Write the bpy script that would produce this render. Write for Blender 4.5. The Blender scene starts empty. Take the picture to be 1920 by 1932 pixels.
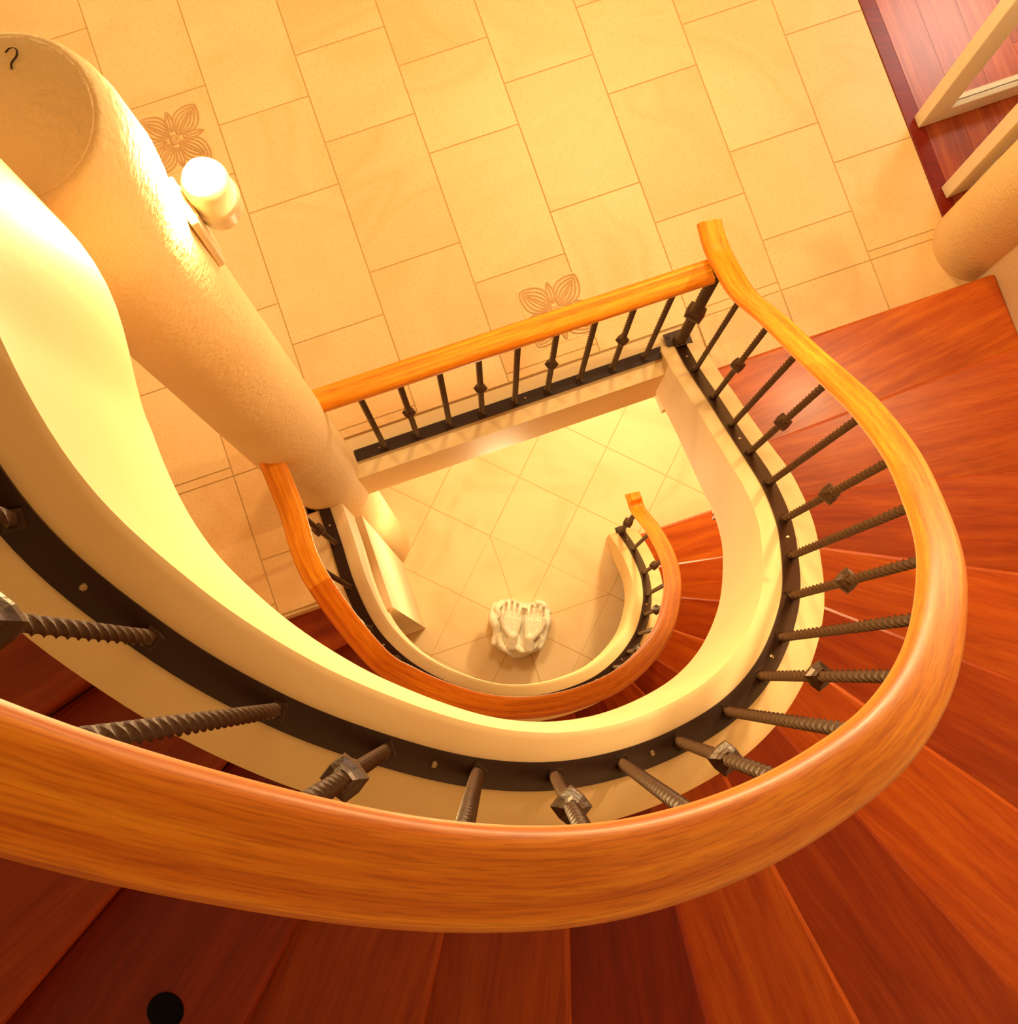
import bpy, math, random, bmesh
from mathutils import Vector, Matrix, noise
random.seed(7)
scene = bpy.context.scene
scene.view_settings.view_transform = 'Standard'
scene.view_settings.look = 'None'
COL = scene.collection

CZ = 7.60      # eye height above the ground floor
F1 = 2.75      # middle floor level
ANG = math.radians(19)
CA, SA = math.cos(ANG), math.sin(ANG)
def ab(a, b): return (a*CA - b*SA, a*SA + b*CA)     # building axes -> world
def toab(x, y): return (x*CA + y*SA, -x*SA + y*CA)

# ------------------------------------------------------------ materials
def new_mat(name):
    m = bpy.data.materials.new(name); m.use_nodes = True
    nt = m.node_tree
    return m, nt, nt.nodes['Principled BSDF']
def N(nt, t, **kw):
    n = nt.nodes.new(t)
    for k, v in kw.items():
        if k in n.inputs.keys(): n.inputs[k].default_value = v
        else: setattr(n, k, v)
    return n
def ramp(nt, stops):
    r = nt.nodes.new('ShaderNodeValToRGB')
    el = r.color_ramp.elements
    el[0].position, el[0].color = stops[0][0], (*stops[0][1], 1)
    el[1].position, el[1].color = stops[-1][0], (*stops[-1][1], 1)
    for p, c in stops[1:-1]:
        e = el.new(p); e.color = (*c, 1)
    return r
def mix(nt, a, b, fac, mode='MIX'):
    m = nt.nodes.new('ShaderNodeMix'); m.data_type = 'RGBA'; m.blend_type = mode
    for sock, v in ((m.inputs[6], a), (m.inputs[7], b), (m.inputs[0], fac)):
        if isinstance(v, (int, float)): sock.default_value = v
        elif isinstance(v, tuple): sock.default_value = (*v, 1)
        else: nt.links.new(v, sock)
    return m.outputs[2]
def math_n(nt, op, a, b=None, c=None):
    m = nt.nodes.new('ShaderNodeMath'); m.operation = op
    for i, v in enumerate((a, b, c)):
        if v is None: continue
        if isinstance(v, (int, float)): m.inputs[i].default_value = v
        else: nt.links.new(v, m.inputs[i])
    return m.outputs[0]
def bump(nt, h, strength, dist):
    b = N(nt, 'ShaderNodeBump', Strength=strength, Distance=dist)
    nt.links.new(h, b.inputs['Height']); return b.outputs['Normal']

def plaster(name, c1, c2, bs=120, bstr=0.25, rough=0.75):
    m, nt, p = new_mat(name)
    tc = N(nt, 'ShaderNodeTexCoord')
    n1 = N(nt, 'ShaderNodeTexNoise', Scale=3.0, Detail=5.0)
    nt.links.new(tc.outputs['Object'], n1.inputs['Vector'])
    r = ramp(nt, [(0.3, c1), (0.7, c2)])
    nt.links.new(n1.outputs['Fac'], r.inputs['Fac'])
    nt.links.new(r.outputs['Color'], p.inputs['Base Color'])
    p.inputs['Roughness'].default_value = rough
    n2 = N(nt, 'ShaderNodeTexNoise', Scale=bs, Detail=4.0)
    nt.links.new(tc.outputs['Object'], n2.inputs['Vector'])
    nt.links.new(bump(nt, n2.outputs['Fac'], bstr, 0.01), p.inputs['Normal'])
    return m
M_string = plaster('painted_string', (0.82, 0.57, 0.28), (0.86, 0.62, 0.32), 60, 0.03, 0.6)
M_plaster = plaster('textured_plaster', (0.85, 0.60, 0.30), (0.90, 0.67, 0.36), 75, 0.45, 0.8)
M_wall = plaster('wall_plaster', (0.82, 0.64, 0.42), (0.87, 0.70, 0.48), 90, 0.3, 0.8)
M_white = plaster('white_paint', (0.86, 0.78, 0.62), (0.90, 0.82, 0.67), 50, 0.03, 0.4)
M_stone = plaster('white_stone', (0.93, 0.87, 0.74), (0.97, 0.93, 0.82), 60, 0.3, 0.8)
M_cap = plaster('rough_cap', (0.80, 0.56, 0.28), (0.90, 0.67, 0.38), 55, 0.6, 0.9)
M_carve = plaster('carved_sandstone', (0.62, 0.37, 0.16), (0.74, 0.46, 0.21), 90, 0.5, 0.85)

def tile_mat():
    m, nt, p = new_mat('sandstone_tile')
    tc = N(nt, 'ShaderNodeTexCoord')
    at = N(nt, 'ShaderNodeAttribute', attribute_name='shade')
    comb = N(nt, 'ShaderNodeCombineXYZ')
    s = math_n(nt, 'MULTIPLY', at.outputs['Fac'], 37.0)
    nt.links.new(s, comb.inputs[0]); nt.links.new(s, comb.inputs[2])
    add = N(nt, 'ShaderNodeVectorMath', operation='ADD')
    nt.links.new(tc.outputs['Object'], add.inputs[0]); nt.links.new(comb.outputs[0], add.inputs[1])
    n1 = N(nt, 'ShaderNodeTexNoise', Scale=1.4, Detail=2.5, Distortion=1.2)
    nt.links.new(add.outputs[0], n1.inputs['Vector'])
    r = ramp(nt, [(0.28, (0.85, 0.51, 0.21)), (0.47, (0.89, 0.58, 0.27)), (0.52, (0.86, 0.54, 0.235)), (0.58, (0.89, 0.59, 0.28)), (0.75, (0.91, 0.65, 0.34))])
    nt.links.new(n1.outputs['Fac'], r.inputs['Fac'])
    n2 = N(nt, 'ShaderNodeTexNoise', Scale=160.0, Detail=2.0)
    nt.links.new(tc.outputs['Object'], n2.inputs['Vector'])
    sp = ramp(nt, [(0.33, (0.93, 0.88, 0.82)), (0.48, (1, 1, 1))])
    nt.links.new(n2.outputs['Fac'], sp.inputs['Fac'])
    c = mix(nt, r.outputs['Color'], sp.outputs['Color'], 1.0, 'MULTIPLY')
    sh = ramp(nt, [(0.0, (0.96, 0.90, 0.83)), (1.0, (1.0, 1.0, 1.0))])
    nt.links.new(at.outputs['Fac'], sh.inputs['Fac'])
    c = mix(nt, c, sh.outputs['Color'], 1.0, 'MULTIPLY')
    nt.links.new(c, p.inputs['Base Color'])
    p.inputs['Roughness'].default_value = 0.38
    nt.links.new(bump(nt, n2.outputs['Fac'], 0.05, 0.004), p.inputs['Normal'])
    return m
M_tile = tile_mat()
M_grout = plaster('grout', (0.56, 0.35, 0.13), (0.62, 0.40, 0.17), 90, 0.2, 0.9)

def ground_tile_mat(cx, cy):
    m, nt, p = new_mat('ground_tile')
    g = N(nt, 'ShaderNodeNewGeometry')
    sep = N(nt, 'ShaderNodeSeparateXYZ'); nt.links.new(g.outputs['Position'], sep.inputs[0])
    dx = math_n(nt, 'SUBTRACT', sep.outputs[0], cx); dy = math_n(nt, 'SUBTRACT', sep.outputs[1], cy)
    r2 = math_n(nt, 'SQRT', math_n(nt, 'ADD', math_n(nt, 'MULTIPLY', dx, dx), math_n(nt, 'MULTIPLY', dy, dy)))
    th = math_n(nt, 'SUBTRACT', math_n(nt, 'ARCTAN2', dy, dx), math.radians(19))
    seg = 2*math.pi/8
    pp = math_n(nt, 'PINGPONG', math_n(nt, 'ADD', th, seg*40), seg/2)
    line_r = math_n(nt, 'LESS_THAN', math_n(nt, 'MULTIPLY', pp, r2), 0.003)
    a = math.radians(19+45)
    ua = math_n(nt, 'ADD', math_n(nt, 'MULTIPLY', dx, math.cos(a)), math_n(nt, 'MULTIPLY', dy, math.sin(a)))
    ub = math_n(nt, 'ADD', math_n(nt, 'MULTIPLY', dx, -math.sin(a)), math_n(nt, 'MULTIPLY', dy, math.cos(a)))
    g1 = math_n(nt, 'LESS_THAN', math_n(nt, 'PINGPONG', math_n(nt, 'ADD', ua, 30.6), 0.17), 0.003)
    g2 = math_n(nt, 'LESS_THAN', math_n(nt, 'PINGPONG', math_n(nt, 'ADD', ub, 30.6), 0.17), 0.003)
    gg = math_n(nt, 'MAXIMUM', g1, g2)
    cheb = math_n(nt, 'MAXIMUM', math_n(nt, 'ABSOLUTE', ua), math_n(nt, 'ABSOLUTE', ub))
    inr = math_n(nt, 'LESS_THAN', cheb, 0.34)
    gin = math_n(nt, 'MULTIPLY', line_r, inr)
    gout = math_n(nt, 'MULTIPLY', gg, math_n(nt, 'SUBTRACT', 1.0, inr))
    grout = math_n(nt, 'MAXIMUM', gin, gout)
    n1 = N(nt, 'ShaderNodeTexNoise', Scale=2.6, Detail=5.0, Distortion=1.5)
    nt.links.new(g.outputs['Position'], n1.inputs['Vector'])
    r = ramp(nt, [(0.35, (0.84, 0.60, 0.33)), (0.5, (0.89, 0.68, 0.41)), (0.7, (0.91, 0.73, 0.45))])
    nt.links.new(n1.outputs['Fac'], r.inputs['Fac'])
    c = mix(nt, r.outputs['Color'], (0.68, 0.46, 0.21), grout)
    nt.links.new(c, p.inputs['Base Color']); p.inputs['Roughness'].default_value = 0.45
    return m

def wood_mat(name, stops, rough, su, sv, coat=0.0, lam=0.0, lo=(0.62, 0.50, 0.45), hi=(1.1, 1.15, 1.1), spec=.5, fine=.75):
    """UV wood: u runs along the grain (metres), v across it"""
    m, nt, p = new_mat(name)
    uv = N(nt, 'ShaderNodeUVMap')
    mp = N(nt, 'ShaderNodeMapping'); mp.inputs['Scale'].default_value = (su, sv, 1)
    nt.links.new(uv.outputs['UV'], mp.inputs['Vector'])
    n1 = N(nt, 'ShaderNodeTexNoise', Scale=1.0, Detail=5.0, Roughness=0.55, Distortion=0.3)
    nt.links.new(mp.outputs['Vector'], n1.inputs['Vector'])
    r = ramp(nt, stops)
    nt.links.new(n1.outputs['Fac'], r.inputs['Fac'])
    col = r.outputs['Color']
    mp2 = N(nt, 'ShaderNodeMapping'); mp2.inputs['Scale'].default_value = (su*6, sv*5, 1)
    nt.links.new(uv.outputs['UV'], mp2.inputs['Vector'])
    n2 = N(nt, 'ShaderNodeTexNoise', Scale=1.0, Detail=3.0)
    nt.links.new(mp2.outputs['Vector'], n2.inputs['Vector'])
    r2 = ramp(nt, [(0.38, (0.74, 0.60, 0.50)), (0.52, (1, 1, 1))])
    nt.links.new(n2.outputs['Fac'], r2.inputs['Fac'])
    col = mix(nt, col, r2.outputs['Color'], fine, 'MULTIPLY')
    if lam:
        sep = N(nt, 'ShaderNodeSeparateXYZ'); nt.links.new(uv.outputs['UV'], sep.inputs[0])
        wn = N(nt, 'ShaderNodeTexWhiteNoise', noise_dimensions='1D')
        nt.links.new(math_n(nt, 'FLOOR', math_n(nt, 'MULTIPLY', sep.outputs[1], lam)), wn.inputs['W'])
        r3 = ramp(nt, [(0.0, (0.80, 0.64, 0.48)), (1.0, (1.05, 1.05, 1.0))])
        nt.links.new(wn.outputs['Value'], r3.inputs['Fac'])
        col = mix(nt, col, r3.outputs['Color'], 0.85, 'MULTIPLY')
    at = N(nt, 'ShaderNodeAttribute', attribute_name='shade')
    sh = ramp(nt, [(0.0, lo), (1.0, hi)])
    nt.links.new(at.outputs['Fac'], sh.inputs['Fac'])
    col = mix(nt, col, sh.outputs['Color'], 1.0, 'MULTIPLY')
    nt.links.new(col, p.inputs['Base Color'])
    p.inputs['Roughness'].default_value = rough
    p.inputs['Specular IOR Level'].default_value = spec
    p.inputs['Coat Weight'].default_value = coat
    p.inputs['Coat Roughness'].default_value = 0.2
    return m
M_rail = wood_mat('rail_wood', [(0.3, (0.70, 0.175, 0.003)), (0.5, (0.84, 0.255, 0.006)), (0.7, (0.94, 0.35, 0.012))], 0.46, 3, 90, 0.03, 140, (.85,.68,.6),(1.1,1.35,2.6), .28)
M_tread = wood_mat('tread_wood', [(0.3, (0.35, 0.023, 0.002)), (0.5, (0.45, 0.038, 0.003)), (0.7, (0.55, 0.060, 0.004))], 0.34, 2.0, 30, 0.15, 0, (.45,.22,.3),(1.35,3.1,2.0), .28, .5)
M_plank = wood_mat('plank_wood', [(0.3, (0.42, 0.06, 0.012)), (0.5, (0.58, 0.11, 0.02)), (0.7, (0.72, 0.18, 0.03))], 0.33, 2.5, 45, 0.25, spec=.5, fine=.4)

m, nt, p = new_mat('wrought_iron')
p.inputs['Base Color'].default_value = (0.060, 0.022, 0.007, 1); p.inputs['Metallic'].default_value = 0.25
p.inputs['Roughness'].default_value = 0.40
nn = N(nt, 'ShaderNodeTexNoise', Scale=220.0); nt.links.new(bump(nt, nn.outputs['Fac'], 0.3, 0.002), p.inputs['Normal'])
M_iron = m
m, nt, p = new_mat('dark_iron_flat')
p.inputs['Base Color'].default_value = (0.032, 0.009, 0.003, 1); p.inputs['Metallic'].default_value = 0.0
p.inputs['Roughness'].default_value = 0.45; p.inputs['Specular IOR Level'].default_value = .3
M_bar = m
m, nt, p = new_mat('steel_screw'); p.inputs['Base Color'].default_value = (0.5, 0.36, 0.2, 1); p.inputs['Metallic'].default_value = 1; p.inputs['Roughness'].default_value = 0.35
M_screw = m
m, nt, p = new_mat('lamp_metal'); p.inputs['Base Color'].default_value = (0.80, 0.66, 0.44, 1); p.inputs['Metallic'].default_value = 0.1; p.inputs['Roughness'].default_value = 0.35
M_lampm = m
m, nt, p = new_mat('black_recess'); p.inputs['Base Color'].default_value = (0.003, 0.001, 0.001, 1); p.inputs['Roughness'].default_value = 0.6; p.inputs['Specular IOR Level'].default_value = .1
M_black = m
m, nt, p = new_mat('bulb_glow'); p.inputs['Base Color'].default_value = (1, 0.9, 0.7, 1)
p.inputs['Emission Color'].default_value = (1, 0.80, 0.42, 1); p.inputs['Emission Strength'].default_value = 60
M_bulb = m
m, nt, p = new_mat('door_glass'); p.inputs['Base Color'].default_value = (1, 0.96, 0.9, 1)
p.inputs['Roughness'].default_value = 0.02; p.inputs['Transmission Weight'].default_value = 1.0; p.inputs['IOR'].default_value = 1.1
M_glass = m

# ------------------------------------------------------------ mesh tools
class MB:
    def __init__(s): s.v=[]; s.f=[]; s.uv=[]; s.sh=[]
    def face(s, idx, uvs=None, sh=0.5):
        s.f.append(tuple(idx)); s.uv.append(uvs or [(0, 0)]*len(idx)); s.sh.append(sh)
    def prism(s, poly, z0, z1, sh=0.5, uvf=None):
        """poly counter-clockwise list of (x,y)"""
        n=len(poly); b=len(s.v)
        for x,y in poly: s.v.append((x,y,z0))
        for x,y in poly: s.v.append((x,y,z1))
        f = uvf or (lambda x,y:(x,y))
        s.face([b+n+i for i in range(n)], [f(*poly[i]) for i in range(n)], sh)
        s.face([b+i for i in reversed(range(n))], [f(*poly[i]) for i in reversed(range(n))], sh)
        for i in range(n):
            j=(i+1)%n
            u0=f(*poly[i]); u1=f(*poly[j])
            s.face([b+i,b+j,b+n+j,b+n+i],[u0,u1,(u1[0],u1[1]+(z1-z0)),(u0[0],u0[1]+(z1-z0))],sh)
    def box(s, cx, cy, z0, z1, wx, wy, ang=0, sh=0.5):
        c, si = math.cos(ang), math.sin(ang)
        P=[]
        for dx,dy in ((-wx/2,-wy/2),(wx/2,-wy/2),(wx/2,wy/2),(-wx/2,wy/2)):
            P.append((cx+dx*c-dy*si, cy+dx*si+dy*c))
        s.prism(P, z0, z1, sh)
    def loft(s, rings, close=True, caps=True, sh=0.5):
        b=len(s.v); n=len(rings[0])
        for r in rings: s.v.extend(r)
        for i in range(len(rings)-1):
            for j in range(n):
                k=(j+1)%n
                s.face([b+i*n+j,b+i*n+k,b+(i+1)*n+k,b+(i+1)*n+j],None,sh)
        if caps:
            s.face([b+j for j in reversed(range(n))],None,sh)
            s.face([b+(len(rings)-1)*n+j for j in range(n)],None,sh)
    def obj(s, name, mat, parent=None, smooth=False, bevel=0):
        me=bpy.data.meshes.new(name); me.from_pydata(s.v,[],s.f); me.update()
        ul=me.uv_layers.new(name='UVMap'); k=0
        for uvs in s.uv:
            for u in uvs: ul.data[k].uv=u; k+=1
        at=me.attributes.new('shade','FLOAT','FACE')
        for i,x in enumerate(s.sh): at.data[i].value=x
        me.materials.append(mat)
        o=bpy.data.objects.new(name,me); COL.objects.link(o)
        if smooth:
            for pl in me.polygons: pl.use_smooth=True
            md=o.modifiers.new('es','EDGE_SPLIT'); md.split_angle=math.radians(40)
        if bevel:
            md=o.modifiers.new('bev','BEVEL'); md.width=bevel; md.segments=2; md.limit_method='ANGLE'
        if parent: o.parent=parent
        return o
def empty(name):
    e=bpy.data.objects.new(name,None); COL.objects.link(e); return e

def cr(pts, u):
    n=len(pts); i=max(0,min(n-2,int(math.floor(u)))); t=u-i
    P=[Vector(pts[max(0,min(n-1,i+k))]) for k in (-1,0,1,2)]
    if i==0: P[0]=2*P[1]-P[2]
    if i==n-2: P[3]=2*P[2]-P[1]
    return 0.5*((2*P[1])+(-P[0]+P[2])*t+(2*P[0]-5*P[1]+4*P[2]-P[3])*t*t+(-P[0]+3*P[1]-3*P[2]+P[3])*t**3)
def sample(pts, per=8, u0=0, u1=None):
    u1=len(pts)-1 if u1 is None else u1
    n=int(round((u1-u0)*per)); return [cr(pts,u0+(u1-u0)*i/n) for i in range(n+1)]
def sweep(path, prof, name, mat, parent=None, smooth=True, sh=0.5):
    """prof: list of (outward offset, dz) or a function of the sample index; horizontal normals"""
    mb=MB(); K=len(path)
    pf = prof if callable(prof) else (lambda i: prof)
    shf = sh if callable(sh) else (lambda i: sh)
    p0=pf(K//2); n=len(p0)
    per=[0]
    for j in range(n):
        a=p0[j]; b=p0[(j+1)%n]; per.append(per[-1]+math.hypot(a[0]-b[0],a[1]-b[1]))
    Ls=[0]
    for i in range(1,K): Ls.append(Ls[-1]+(path[i]-path[i-1]).length)
    for i,pt in enumerate(path):
        a=path[max(0,i-1)]; b=path[min(K-1,i+1)]
        t=(b-a); t.z=0; t.normalize(); nx,ny=-t.y,t.x
        for o,dz in pf(i): mb.v.append((pt.x+nx*o,pt.y+ny*o,pt.z+dz))
    for i in range(K-1):
        for j in range(n):
            k=(j+1)%n
            mb.face([i*n+j,(i+1)*n+j,(i+1)*n+k,i*n+k],[(Ls[i],per[j]),(Ls[i+1],per[j]),(Ls[i+1],per[j+1]),(Ls[i],per[j+1])],shf(i))
    mb.face([j for j in range(n)],[(p0[j][0]*.2,p0[j][1]) for j in range(n)],shf(0))
    mb.face([(K-1)*n+j for j in reversed(range(n))],[(p0[j][0]*.2,p0[j][1]) for j in reversed(range(n))],shf(K-1))
    return mb.obj(name,mat,parent,smooth)

def rrect(w,h,r,seg=5,zc=0):
    P=[]
    for cx,cy,a0 in ((w/2-r,h/2-r,0),(-w/2+r,h/2-r,90),(-w/2+r,-h/2+r,180),(w/2-r,-h/2+r,270)):
        for i in range(seg+1):
            a=math.radians(a0+90*i/seg); P.append((cx+r*math.cos(a),cy+r*math.sin(a)+zc))
    return P
RAILP = rrect(0.066,0.056,0.020,6)

def twisted(mb, x,y,z0,z1,w=0.0108,turn=50,ang0=0):
    """twisted square bar"""
    h=z1-z0; seg=max(8,int(h/0.004)); rings=[]
    for i in range(seg+1):
        t=i/seg; a=ang0+t*h*turn; rr=w*0.80
        rings.append([(x+rr*math.cos(a+k*math.pi/2),y+rr*math.sin(a+k*math.pi/2),z0+t*h) for k in range(4)])
    mb.loft(rings)
def knuckle(mb,x,y,z,s=0.0135,ang=0):
    """forged knuckle: squarish faceted lump swelling out of the bar"""
    prof=[(-2.0,.62),(-1.55,.85),(-1.05,.92),(-.55,1.34),(.0,1.46),(.55,1.34),(1.05,.92),(1.55,.85),(2.0,.62)]
    rings=[]
    for zz,rr in prof:
        ring=[]
        for k in range(8):
            a=ang+k*math.pi/4; q=rr*s*(1.12 if k%2==0 else 0.90)
            ring.append((x+q*math.cos(a),y+q*math.sin(a),z+zz*s))
        rings.append(ring)
    mb.loft(rings)

# ------------------------------------------------------------ stair plan
def pz(x,y,D): return (x,y,CZ-D)
UP=[pz(.591,1.098,4.84),pz(.616,.966,4.65),pz(.631,.823,4.36),pz(.637,.690,4.07),pz(.640,.573,3.80),pz(.643,.461,3.55),
    pz(.630,.347,3.30),pz(.600,.247,3.08),pz(.559,.153,2.87),pz(.503,.069,2.69),pz(.438,.000,2.53),pz(.360,-.056,2.39),
    pz(.268,-.098,2.27),pz(.173,-.124,2.15),pz(.0725,-.134,2.03),pz(-.030,-.123,1.92),pz(-.137,-.089,1.79),
    pz(-.2475,-.038,1.66),pz(-.355,.038,1.52),pz(-.452,.143,1.38),pz(-.516,.29,1.27),pz(-.545,.445,1.21),pz(-.625,.535,1.15),pz(-.74,.65,1.09)]
LO=[pz(.600,.720,7.40),pz(.628,.600,7.05),pz(.643,.461,6.68),pz(.632,.350,6.42),pz(.602,.255,6.22),pz(.561,.170,6.05),pz(.505,.095,5.92),
    pz(.440,.033,5.80),pz(.362,-.020,5.69),pz(.270,-.058,5.59),pz(.175,-.083,5.49),pz(.0725,-.094,5.39),pz(-.030,-.087,5.29),
    pz(-.137,-.058,5.19),pz(-.2475,-.010,5.09),pz(-.345,.058,4.99),pz(-.43,.155,4.91),pz(-.495,.29,4.86),pz(-.540,.43,4.84),pz(-.580,.545,4.84)]
C0=(.10,.43)
def lerp_tab(tab,u):
    if u<=tab[0][0]: return tab[0][1]
    for (a,x),(b,y) in zip(tab,tab[1:]):
        if u<=b: return x+(y-x)*(u-a)/(b-a)
    return tab[-1][1]

def flight(name, P, railpts, knob_even, depth, win, first_post, railsh, nbal):
    e=empty(name)
    path=sample(P,8)
    def prof(i):
        u=i/8; w=.075; wi=lerp_tab(win,u); dp=lerp_tab(depth,u)
        q=[(w,-.012),(w-.012,0),(-wi+.010,0),(-wi,-.010),(-wi,-dp+.03),(-wi+.03,-dp),(w,-dp)]
        return q[::-1]
    sweep(path,prof,'string',M_string,e)
    bar=[(-.019,0),(-.019,.008),(.019,.008),(.019,0)]
    sweep(path,bar,'iron_foot_bar',M_bar,e)
    rs=sample(railpts,8)
    sweep(rs,RAILP,'handrail',M_rail,e,sh=railsh)
    mb=MB(); sc=MB()
    for i in range(1,nbal):
        q=Vector(P[i])
        best=min(rs,key=lambda r:(r.x-q.x)**2+(r.y-q.y)**2)
        zt=best.z-.022
        twisted(mb,q.x,q.y,q.z,zt,ang0=i)
        mb.box(q.x,q.y,q.z+.004,q.z+.016,.020,.020,i)
        if (i%2==0)==knob_even: knuckle(mb,q.x,q.y,(q.z+zt)/2-.01)
    mb.obj('balusters',M_iron,e)
    for i in range(0,len(P)-1,3):
        q=cr(P,i+.5)
        rings=[]
        for zz,r in ((.007,.005),(.010,.004),(.0115,.0015)):
            rings.append([(q.x+r*math.cos(k*math.pi/4),q.y+r*math.sin(k*math.pi/4),q.z+zz) for k in range(8)])
        sc.loft(rings)
    sc.obj('screws',M_screw,e)
    q=Vector(P[0]); nb=MB()
    best=min(rs,key=lambda r:(r.x-q.x)**2+(r.y-q.y)**2)
    fw=.085 if first_post else .05
    nb.box(q.x,q.y,q.z-.002,q.z+.012,fw,fw,ANG)
    nb.box(q.x,q.y,q.z+.012,q.z+.05,.036,.036,ANG)
    twisted(nb,q.x,q.y,q.z,best.z-.02,w=.022 if first_post else .015,turn=45)
    knuckle(nb,q.x,q.y,q.z+.42,.023 if first_post else .017,.3)
    if first_post:
        nb.box(q.x,q.y,best.z-.09,best.z-.02,.034,.034,ANG)
        for dx in (-.03,.03):
            for dy in (-.03,.03):
                cx,cy=q.x+dx*CA-dy*SA,q.y+dx*SA+dy*CA
                nb.loft([[(cx+r*math.cos(k*math.pi/3),cy+r*math.sin(k*math.pi/3),q.z+zz) for k in range(6)] for zz,r in ((.011,.006),(.017,.006),(.018,.003))])
    nb.obj('newel_post',M_iron,e)
    return e

def railup(P,h): return [(x,y,z+h) for x,y,z in P]
ru=railup(UP,.985)
ru[0]=(.592,1.098,CZ-3.86); ru[1]=(.614,.966,CZ-3.69); ru[2]=(.631,.823,CZ-3.38)
ru=[(.566,1.225,CZ-3.93),(.576,1.16,CZ-3.90)]+ru
stairU=flight('spiral_staircase',UP,ru,True,[(0,.46),(4,.56),(8,.60),(12,.54),(15,.50),(18,.55),(20,.64),(22,.52)],[(0,.065),(5,.06),(13,.055),(16,.062),(19,.072)],True,
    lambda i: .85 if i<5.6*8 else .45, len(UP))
rl=railup(LO[:-1],.95)
rl[-1]=(-.596,.555,CZ-3.82); rl[-2]=(-.548,.43,CZ-3.86); rl[-3]=(-.492,.265,CZ-3.90)
rl=[(.578,.80,CZ-6.50),(.585,.77,CZ-6.47)]+rl[0:]
NR=(len(rl)-1)*8
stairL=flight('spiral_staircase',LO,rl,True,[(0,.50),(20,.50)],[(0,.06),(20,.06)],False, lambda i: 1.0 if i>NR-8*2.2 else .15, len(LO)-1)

# treads ---------------------------------------------------
def path_r(P):
    T=[]
    for q in sample(P,6):
        T.append((math.degrees(math.atan2(q.y-C0[1],q.x-C0[0])),math.hypot(q.x-C0[0],q.y-C0[1])))
    return T
def rin(T,deg):
    b=min(T,key=lambda t:abs(((t[0]-deg)+180)%360-180)); return b[1]-.01
WALL_A=1.92
def rout(deg):
    a=math.radians(deg); R=1.85
    dx,dy=math.cos(a),math.sin(a)
    da=dx*CA+dy*SA; a0=C0[0]*CA+C0[1]*SA
    if da>1e-3: R=min(R,(WALL_A-a0)/da)
    return R
def area(q): return sum(q[i][0]*q[(i+1)%len(q)][1]-q[(i+1)%len(q)][0]*q[i][1] for i in range(len(q)))
SH=[.78,.60,.38,.56,.30,.70,.26,.60,.05,.36,.36,.08,.24,.34,.10,.22]  # tread tones: board differences, plus lit right side and dim bottom painted in
def treads(parent,P,degs,Ds,first_line=None):
    T=path_r(P); mb=MB(); rb=MB()
    def pol(r,d): a=math.radians(d); return (C0[0]+r*math.cos(a),C0[1]+r*math.sin(a))
    for k in range(len(degs)-1):
        d0,d1=degs[k],degs[k+1]
        z=CZ-Ds[k]; ov=1.1
        n=6
        di=do=d0
        if k==0 and first_line:
            di=math.degrees(math.atan2(first_line[0][1]-C0[1],first_line[0][0]-C0[0]))
            do=math.degrees(math.atan2(first_line[1][1]-C0[1],first_line[1][0]-C0[0]))
        inner=[];outer=[]
        for i in range(n+1):
            a1=di+(d1-ov-di)*i/n; a2=do+(d1-ov-do)*i/n
            inner.append(pol(rin(T,a1),a1)); outer.append(pol(rout(a2),a2))
        if k==0 and first_line:
            inner[0],outer[0]=first_line
        poly=inner+outer[::-1]
        if area(poly)<0: poly=poly[::-1]
        am=math.radians((d0+d1)/2); c,s=math.cos(am),math.sin(am); of=random.random()*20
        uvf=lambda x,y:(x*c+y*s+of,-x*s+y*c+of)
        mb.prism(poly,z-.036,z,SH[k%16],uvf)
        zl=CZ-(Ds[k-1] if k else Ds[0]+.2)
        i0=pol(rin(T,d0),d0-1.2); o0=pol(rout(d0),d0-1.2)
        i1=pol(rin(T,d0),d0-2.2); o1=pol(rout(d0),d0-2.2)
        if k==0 and first_line:
            i0=(inner[0][0]+.008,inner[0][1]-.024); o0=(outer[0][0]+.008,outer[0][1]-.024)
            i1=(i0[0]+.006,i0[1]-.018); o1=(o0[0]+.006,o0[1]-.018)
        q=[i0,i1,o1,o0]
        if area(q)<0: q=q[::-1]
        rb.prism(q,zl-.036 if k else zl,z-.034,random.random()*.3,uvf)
    mb.obj('treads',M_tread,parent,bevel=.009)
    rb.obj('risers',M_tread,parent)
dU=[33,21,6]+[6-13.6*i for i in range(1,14)]
DU=[4.66,4.40,4.10,3.82,3.56,3.31,3.08,2.86,2.66,2.46,2.27,2.09,1.92,1.76,1.60,1.45]
treads(stairU,UP,dU,DU,(ab(.93,.70),ab(WALL_A,.70)))
dL=[22-13.4*i for i in range(15)]
DL=[7.40,7.15,6.92,6.69,6.48,6.28,6.09,5.91,5.74,5.58,5.42,5.27,5.12,4.98,4.9]
treads(stairL,LO,dL,DL,(ab(.80,.44),ab(WALL_A,.44)))

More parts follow.
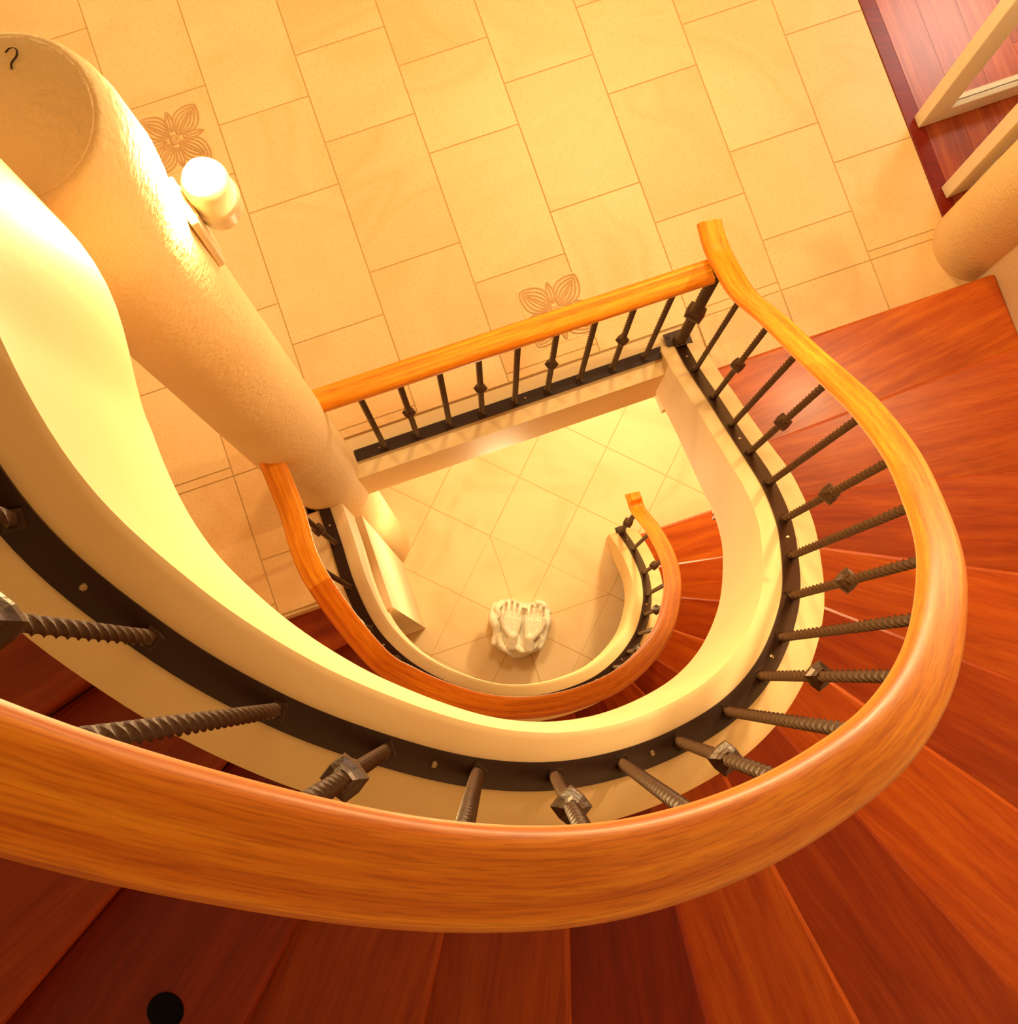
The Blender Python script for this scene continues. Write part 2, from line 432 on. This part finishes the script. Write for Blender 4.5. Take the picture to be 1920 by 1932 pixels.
# ------------------------------------------------------------ middle floor
fl=MB()
for A0,A1,B0,B1 in ((-3.6,-.43,.41,.765),(-3.6,2.20,.765,4.2),(.85,2.20,.70,.765)):
    fl.prism([ab(A0,B0),ab(A1,B0),ab(A1,B1),ab(A0,B1)],F1-.42,F1-.034)
fl.prism([ab(-3.6,.41),ab(-.43,.41),ab(-.43,.765),ab(.85,.765),ab(.85,.70),ab(1.90,.70),ab(1.90,4.2),ab(-3.6,4.2)],F1-.036,F1-.006)
floor=fl.obj('floor',M_string)
tl=MB()
REG=[(-3.6,1.90,.905,4.2),(1.0,1.92,.665,.905),(-3.6,-.47,.42,.905)]
g=.0022
for k in range(-12,7):
    a0=.02+.32*k; a1=a0+.32
    base=1.41 if k%2==0 else 1.26
    edges=[]
    b=base-1.6
    while b<4.4:
        edges.append((b,b+.475)); edges.append((b+.475,b+.80)); b+=.8
    for b0,b1 in edges:
        sh=random.random()
        for A0,A1,B0,B1 in REG:
            x0,x1,y0,y1=max(a0,A0)+g,min(a1,A1)-g,max(b0,B0)+g,min(b1,B1)-g
            if x1-x0<.01 or y1-y0<.01: continue
            tl.prism([ab(x0,y0),ab(x1,y0),ab(x1,y1),ab(x0,y1)],F1-.005,F1+.004,sh)
t=tl.obj('tiles',M_tile,floor)
gr=MB()
for A0,A1,B0,B1 in REG: gr.prism([ab(A0,B0),ab(A1,B0),ab(A1,B1),ab(A0,B1)],F1-.0055,F1+.0015)
gr.obj('grout',M_grout,floor)

wf=MB()
for i in range(24):
    a0=1.955+.13*i
    b=.9+random.random()*-.8
    while b<4.2:
        L=.7+random.random()*.6; b0=max(b,.93); b1=min(b+L,4.2)
        if b1>b0+.02:
            of=random.random()*30
            wf.prism([ab(a0,b0),ab(a0+.129,b0),ab(a0+.129,b1),ab(a0,b1)],F1-.03,F1+.003,random.random(),
                 lambda x,y,of=of:(toab(x,y)[1]+of,toab(x,y)[0]+of))
        b+=L+.001
wfo=wf.obj('wood_floor',M_plank)
th=MB(); th.prism([ab(1.90,.93),ab(1.955,.93),ab(1.955,4.2),ab(1.90,4.2)],F1-.03,F1+.008,0.0)
th.obj('door_threshold',M_tread,bevel=.003)

M_ground=ground_tile_mat(.10,.26)
gf=MB(); gf.prism([(-4,-2.5),(4,-2.5),(4,4.5),(-4,4.5)],-.1,0)
gf.obj('floor',M_ground)

# ------------------------------------------------------------ landing balustrade
lb=empty('landing_balustrade')
def Lp(x,off=0):
    y=.886+.345*x; d=Vector((1,.345,0)).normalized(); n=Vector((-d.y,d.x,0))
    return Vector((x,y,0))+n*off
zt=CZ-3.95
p0=Lp(-.48);p1=Lp(.535)
bb=MB(); c=(p0+p1)/2; bb.box(c.x,c.y,F1-.002,F1+.009,(p1-p0).length,.038,math.atan(.345))
bb.obj('iron_foot_bar',M_bar,lb)
r0=Lp(-.52,.02); r1=Lp(.575,.012)
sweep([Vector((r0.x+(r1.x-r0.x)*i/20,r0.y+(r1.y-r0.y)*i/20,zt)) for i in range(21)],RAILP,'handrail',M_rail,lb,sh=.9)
mb=MB(); sc=MB()
for i in range(9):
    x=-.385+.1076*i; q=Lp(x)
    twisted(mb,q.x,q.y,F1,zt-.022,w=.012,ang0=i)
    mb.box(q.x,q.y,F1+.004,F1+.018,.022,.022,.3)
    if i%2==1: knuckle(mb,q.x,q.y,F1+.43)
mb.obj('balusters',M_iron,lb)
for x in (-.43,.05,.50):
    q=Lp(x+.03)
    sc.loft([[(q.x+r*math.cos(k*math.pi/4),q.y+r*math.sin(k*math.pi/4),F1+zz) for k in range(8)] for zz,r in ((.008,.005),(.012,.004),(.0135,.0015))])
sc.obj('screws',M_screw,lb)

# ------------------------------------------------------------ columns
def column(cx,cy,prof):
    mb=MB(); S=64; rings=[]
    for zz,r in prof:
        rings.append([(cx+r*math.cos(2*math.pi*k/S),cy+r*math.sin(2*math.pi*k/S),zz) for k in range(S)])
    mb.loft(rings)
    return mb.obj('plaster_column',M_plaster,smooth=True)
CT=CZ-1.73; CX,CY=-.595,.668
colA=column(CX,CY,[(0,.125),(2.2,.125),(3.6,.124),(CT-.70,.119),(CT-.50,.115),(CT-.40,.118),(CT-.31,.127),(CT-.24,.131),(CT-.10,.128),(CT-.05,.123),(CT-.02,.117),(CT-.004,.112),(CT,.107)])
mb=MB(); mb.loft([[(CX+r*math.cos(2*math.pi*k/48),CY+r*math.sin(2*math.pi*k/48),CT+z) for k in range(48)] for z,r in ((-.004,.104),(.003,.104),(.005,.101))])
mb.obj('cap',M_cap,colA,smooth=True)
hook=MB()
hx,hy=-.5935,.7425
hp=[(hx-.004,hy+.004,.012),(hx,hy+.009,.012),(hx+.006,hy+.010,.012),(hx+.010,hy+.006,.012),(hx+.009,hy-.001,.012),(hx+.003,hy-.008,.010),(hx+.002,hy-.014,.006)]
hs=sample(hp,5)
hook.loft([[(p.x+.0014*math.cos(k*math.pi/3),p.y+.0003*k,CT+p.z+.0014*math.sin(k*math.pi/3)) for k in range(6)] for p in hs])
hook.obj('wire_hook',M_bar,colA)
colB=column(1.575,1.44,[(F1,.13),(F1+1,.13),(F1+2.8,.13),(F1+2.9,.12)])

# ------------------------------------------------------------ walls
def wallprism(name,pts,z0,z1,mat=M_wall):
    mb=MB(); mb.prism(pts,z0,z1); return mb.obj(name,mat)
wallprism('wall_right',[ab(1.92,.10),ab(2.05,.10),ab(2.05,.93),ab(1.92,.93)],0,F1+2.9)
mb=MB(); inn=[];out=[]
for i in range(61):
    d=-8-i*190/60; a=math.radians(d); r=rout(d)+.005
    inn.append((C0[0]+r*math.cos(a),C0[1]+r*math.sin(a))); out.append((C0[0]+(r+.12)*math.cos(a),C0[1]+(r+.12)*math.sin(a)))
for i in range(60):
    mb.prism([out[i],inn[i],inn[i+1],out[i+1]] if area([out[i],inn[i],inn[i+1],out[i+1]])>0 else [out[i+1],inn[i+1],inn[i],out[i]],0,F1+3.4)
mb.obj('wall_curved',M_wall)
w1=toab(-.38,.244)
wallprism('wall_left',[ab(-.50,w1[1]),ab(-.285,w1[1]),ab(-.285,.70),ab(-.50,.70)],0,F1-.42)

# ------------------------------------------------------------ carved tiles
def rosette(cx,cy):
    s=.108; e=MB(); z=F1+.004
    e.box(cx,cy,z-.003,z+.002,2*s,2*s,ANG)
    base=e.obj('carved_rosette_tile',M_tile)
    mb=MB()
    def pt(u,v,h): return (cx+(u*CA-v*SA),cy+(u*SA+v*CA),z+h)
    cl=lambda q:max(-s,min(s,q))
    def leaf(a,L,r0,Ws,w):
        d=(math.cos(a),math.sin(a)); n=(-d[1],d[0])
        for W_,Lf in Ws:
            for sg in ((1,-1) if W_>0 else (1,)):
                line=[]
                for i in range(13):
                    t=i/12; r=r0+t*(L*Lf-r0); o=sg*W_*math.sin(math.pi*t)**.75*(1-.15*t)
                    line.append((cl(d[0]*r+n[0]*o),cl(d[1]*r+n[1]*o)))
                for i in range(12):
                    (u0,v0),(u1,v1)=line[i],line[i+1]
                    dx,dy=u1-u0,v1-v0; LL=math.hypot(dx,dy)
                    if LL<1e-6: continue
                    nx,ny=-dy/LL*w,dx/LL*w; b=len(mb.v)
                    mb.v += [pt(u0+nx,v0+ny,0.001),pt(u0,v0,.006),pt(u0-nx,v0-ny,0.001),pt(u1+nx,v1+ny,0.001),pt(u1,v1,.006),pt(u1-nx,v1-ny,0.001)]
                    mb.face([b,b+3,b+4,b+1]); mb.face([b+1,b+4,b+5,b+2])
    for k in range(4):
        leaf(math.radians(45+90*k),.138,.020,[(.046,1),(.032,.92),(.018,.84),(.005,.76)],.0050)
        leaf(math.radians(90*k),.102,.028,[(.012,1),(0,.9)],.0042)
    mb.loft([[pt(r*math.cos(k*math.pi/8),r*math.sin(k*math.pi/8),h) for k in range(16)] for h,r in ((0,.020),(.006,.018),(.009,.011),(.007,.006))])
    mb.obj('carving',M_carve,base)
rosette(-1.10,1.80); rosette(.185,1.21)

# ------------------------------------------------------------ sconces
def rev(name,prof,x,y,mat,par,S=32):
    mb=MB(); mb.loft([[(x+r*math.cos(2*math.pi*k/S),y+r*math.sin(2*math.pi*k/S),z) for k in range(S)] for z,r in prof]); return mb.obj(name,mat,par,smooth=True)
def sconce(LX,LY,Z0,cx,cy,rc):
    e=empty('wall_sconce_lamp'); Z1=Z0+.16
    rev('lamp_body',[(Z0,.030),(Z0+.004,.036),(Z0+.05,.037),(Z0+.054,.040),(Z0+.066,.040),(Z0+.07,.037),(Z1-.02,.037),(Z1,.031),(Z1,.028),(Z1-.03,.024)],LX,LY,M_lampm,e)
    rev('bulb',[(Z1-.03,.012),(Z1-.01,.019),(Z1+.012,.0225),(Z1+.030,.019),(Z1+.040,.008)],LX,LY,M_bulb,e)
    d=Vector((LX-cx,LY-cy,0)); dist=d.length; d.normalize(); an=math.atan2(d.y,d.x)
    mb=MB(); c1=Vector((cx,cy,0))+d*(rc+.003); 
    mb.box(c1.x,c1.y,Z0-.12,Z0+.12,.014,.085,an)
    mb.box(c1.x,c1.y,Z0-.105,Z0+.105,.022,.060,an)
    mb.obj('back_plate',M_lampm,e,bevel=.004)
    mb=MB(); L=dist-rc; c2=Vector((cx,cy,0))+d*(rc+L/2-.005)
    mb.box(c2.x,c2.y,Z0+.015,Z0+.04,max(L,.02),.02,an)
    mb.obj('arm',M_lampm,e,bevel=.003)
    return Z1
LX,LY=-.453,.752
LZ1=sconce(LX,LY,CZ-2.34,CX,CY,.116)
sconce(1.44,1.33,F1+2.15,1.575,1.44,.13)

# ------------------------------------------------------------ glass doors
def door(a,b,dirdeg,width):
    e=empty('glass_door'); x,y=ab(a,b); an=ANG+math.radians(dirdeg); c,s=math.cos(an),math.sin(an)
    mb=MB(); H=2.05; fw=.085; t=.042; z=F1+.012
    def bx(u0,u1,z0,z1,tt=t):
        mb.box(x+c*(u0+u1)/2,y+s*(u0+u1)/2,z+z0,z+z1,u1-u0,tt,an)
    bx(0,fw,0,H); bx(width-fw,width,0,H); bx(fw,width-fw,0,.11); bx(fw,width-fw,H-.09,H)
    mb.obj('frame',M_white,e,bevel=.003)
    gb=MB(); gb.box(x+c*width/2,y+s*width/2,z+.11,z+H-.09,width-2*fw,.006,an); gb.obj('glass_pane',M_glass,e)
door(1.93,1.30,0,.80)
door(1.93,1.04,4,.70)

rev('black_tread_disc',[(CZ-2.09+.0005,.025),(CZ-2.09+.003,.025),(CZ-2.09+.0035,.024),(CZ-2.09+.002,.021)],-.458,-.455,M_black,None)  # small black disc lying on the tread

# ------------------------------------------------------------ sculpture of cupped hands
st=empty('hands_sculpture'); SX,SY=.095,.245
def blobmesh(name,caps,voxel,mat,par,loc=(0,0,0),rot=0):
    bm=bmesh.new()
    for (a,b,ra,rb) in caps:
        a=Vector(a);b=Vector(b); n=max(2,int((b-a).length/(min(ra,rb)*.35))+1)
        for i in range(n+1):
            t=i/n; q=a.lerp(b,t); r=ra+(rb-ra)*t
            bmesh.ops.create_icosphere(bm,subdivisions=2,radius=r,matrix=Matrix.Translation(q))
    me=bpy.data.meshes.new(name); bm.to_mesh(me); bm.free(); me.materials.append(mat)
    o=bpy.data.objects.new(name,me); COL.objects.link(o); o.location=loc; o.rotation_euler=(0,0,rot)
    md=o.modifiers.new('rm','REMESH'); md.mode='VOXEL'; md.voxel_size=voxel; md.use_smooth_shade=True
    sm=o.modifiers.new('sm','SMOOTH'); sm.iterations=3; sm.factor=.5
    o.parent=par; return o
mb=MB(); S=120; rings=[]
prof=[(0,.140),(.03,.146),(.08,.138),(.12,.130),(.15,.122),(.175,.108),(.185,.085),(.18,.05),(.175,.02)]
for z,r in prof:
    ring=[]
    for k in range(S):
        th=2*math.pi*k/S
        f=1+.07*math.sin(3*th+z*6+.5)+.035*math.sin(7*th-z*9+1)+.015*math.sin(13*th+z*9)
        sq=1/(abs(math.cos(th+.15))**4+abs(math.sin(th+.15))**4)**.25
        rr=r*f*(0.55+.45*sq)
        ring.append((SX+rr*math.cos(th),SY+rr*math.sin(th)*.98,z))
    rings.append(ring)
mb.loft(rings); mb.obj('drapery',M_stone,st,smooth=True)
def hand(sx,K=1.3):
    caps=[]
    def P(u,v,w): return (sx*u*K,v*K,.185+w*K)
    def C(a,b,ra,rb): caps.append((P(*a),P(*b),ra*K,rb*K))
    C((.034,-.085,-.01),(.032,-.048,.016),.026,.021)
    for j in range(4):
        bx=.012+.0175*j; h=.024+.004*abs(j-1)
        C((.024+.006*j,-.045,.016),(bx,.016,h),.0135,.0105)
        L=[.040,.054,.060,.052][j]
        x1=bx+.002*(j-1.5); x2=bx+.004*(j-1.5)
        C((bx,.016,h+.001),(x1,.016+L*.5,h+.004),.0085,.0078)
        C((x1,.016+L*.5,h+.004),(x2,.016+L*.92,h+.016),.0078,.0070)
        C((x2,.016+L*.92,h+.016),(x2,.016+L*1.12,h+.032),.0070,.0055)
    C((.045,-.045,.018),(.070,-.018,.032),.0155,.0105)
    C((.070,-.018,.032),(.080,.010,.044),.0105,.0085)
    C((.080,.010,.044),(.078,.030,.052),.0085,.0062)
    return caps
blobmesh('cupped_hands',hand(-1)+hand(1),.0028,M_stone,st,(SX+.012,SY+.012,0),-.12)
caps=[]
def fold(pts,r0,r1):
    ss=sample(pts,5); n=len(ss)-1
    for i in range(n):
        caps.append((tuple(ss[i]),tuple(ss[i+1]),r0+(r1-r0)*i/n,r0+(r1-r0)*(i+1)/n))
fold([(-.12,.10,.15),(-.135,.04,.19),(-.115,-.02,.175),(-.13,-.08,.16)],.026,.018)
fold([(-.09,.12,.16),(-.115,.09,.20),(-.105,.05,.185)],.018,.012)
fold([(-.10,-.05,.18),(-.09,-.10,.18),(-.05,-.13,.16)],.020,.014)
fold([(.13,.09,.16),(.135,.03,.19),(.125,-.03,.17),(.10,-.10,.16)],.020,.016)
fold([(-.03,-.09,.18),(.01,-.12,.175),(.06,-.11,.17),(.10,-.06,.175)],.018,.014)
fold([(.09,.12,.16),(.12,.11,.185),(.15,.07,.16)],.016,.010)
blobmesh('cloth_folds',caps,.004,M_stone,st,(SX,SY,0))

# ------------------------------------------------------------ lights
def plight(name,loc,e,col,r=.1):
    l=bpy.data.lights.new(name,'POINT'); l.energy=e; l.color=col; l.shadow_soft_size=r
    o=bpy.data.objects.new(name,l); o.location=loc; COL.objects.link(o)
    return o
W=(1,.70,.31)
plight('sconce_bulb_light',(LX+.01,LY+.01,LZ1+.09),56,(1,.73,.32),.03)
plight('sconce_bulb_light_right',(1.42,1.31,F1+2.42),66,(1,.76,.40),.05)
plight('ceiling_light_hall',(.4,2.7,F1+2.6),135,W,.2)
plight('ceiling_light_left',(-1.5,2.0,F1+2.6),75,W,.2)
plight('ceiling_light_top',(.35,1.0,CZ+1.6),48,(1,.64,.25),.5)
plight('ground_downlight',(.9,2.1,F1-.95),130,(1,.78,.40),.12)
plight('ground_fill_left',(.05,.75,F1-1.2),20,(1,.78,.40),.1)  # unseen fill hung in the open well, added to brighten ground and slab face
plight('timber_room_light',(2.15,3.2,F1+2.2),85,(1,.80,.66),.3)
w=bpy.data.worlds.new('World'); scene.world=w; w.use_nodes=True
bg=w.node_tree.nodes['Background']; bg.inputs[0].default_value=(1,.55,.19,1); bg.inputs[1].default_value=.46

# ------------------------------------------------------------ camera
cam=bpy.data.cameras.new('camera'); cam.sensor_width=36; cam.sensor_fit='AUTO'; cam.lens=52.17; cam.shift_x=15/1932
cam.clip_start=.02
co=bpy.data.objects.new('camera',cam); co.location=(0,0,CZ); co.rotation_euler=(math.radians(6.3),0,0)
COL.objects.link(co); scene.camera=co
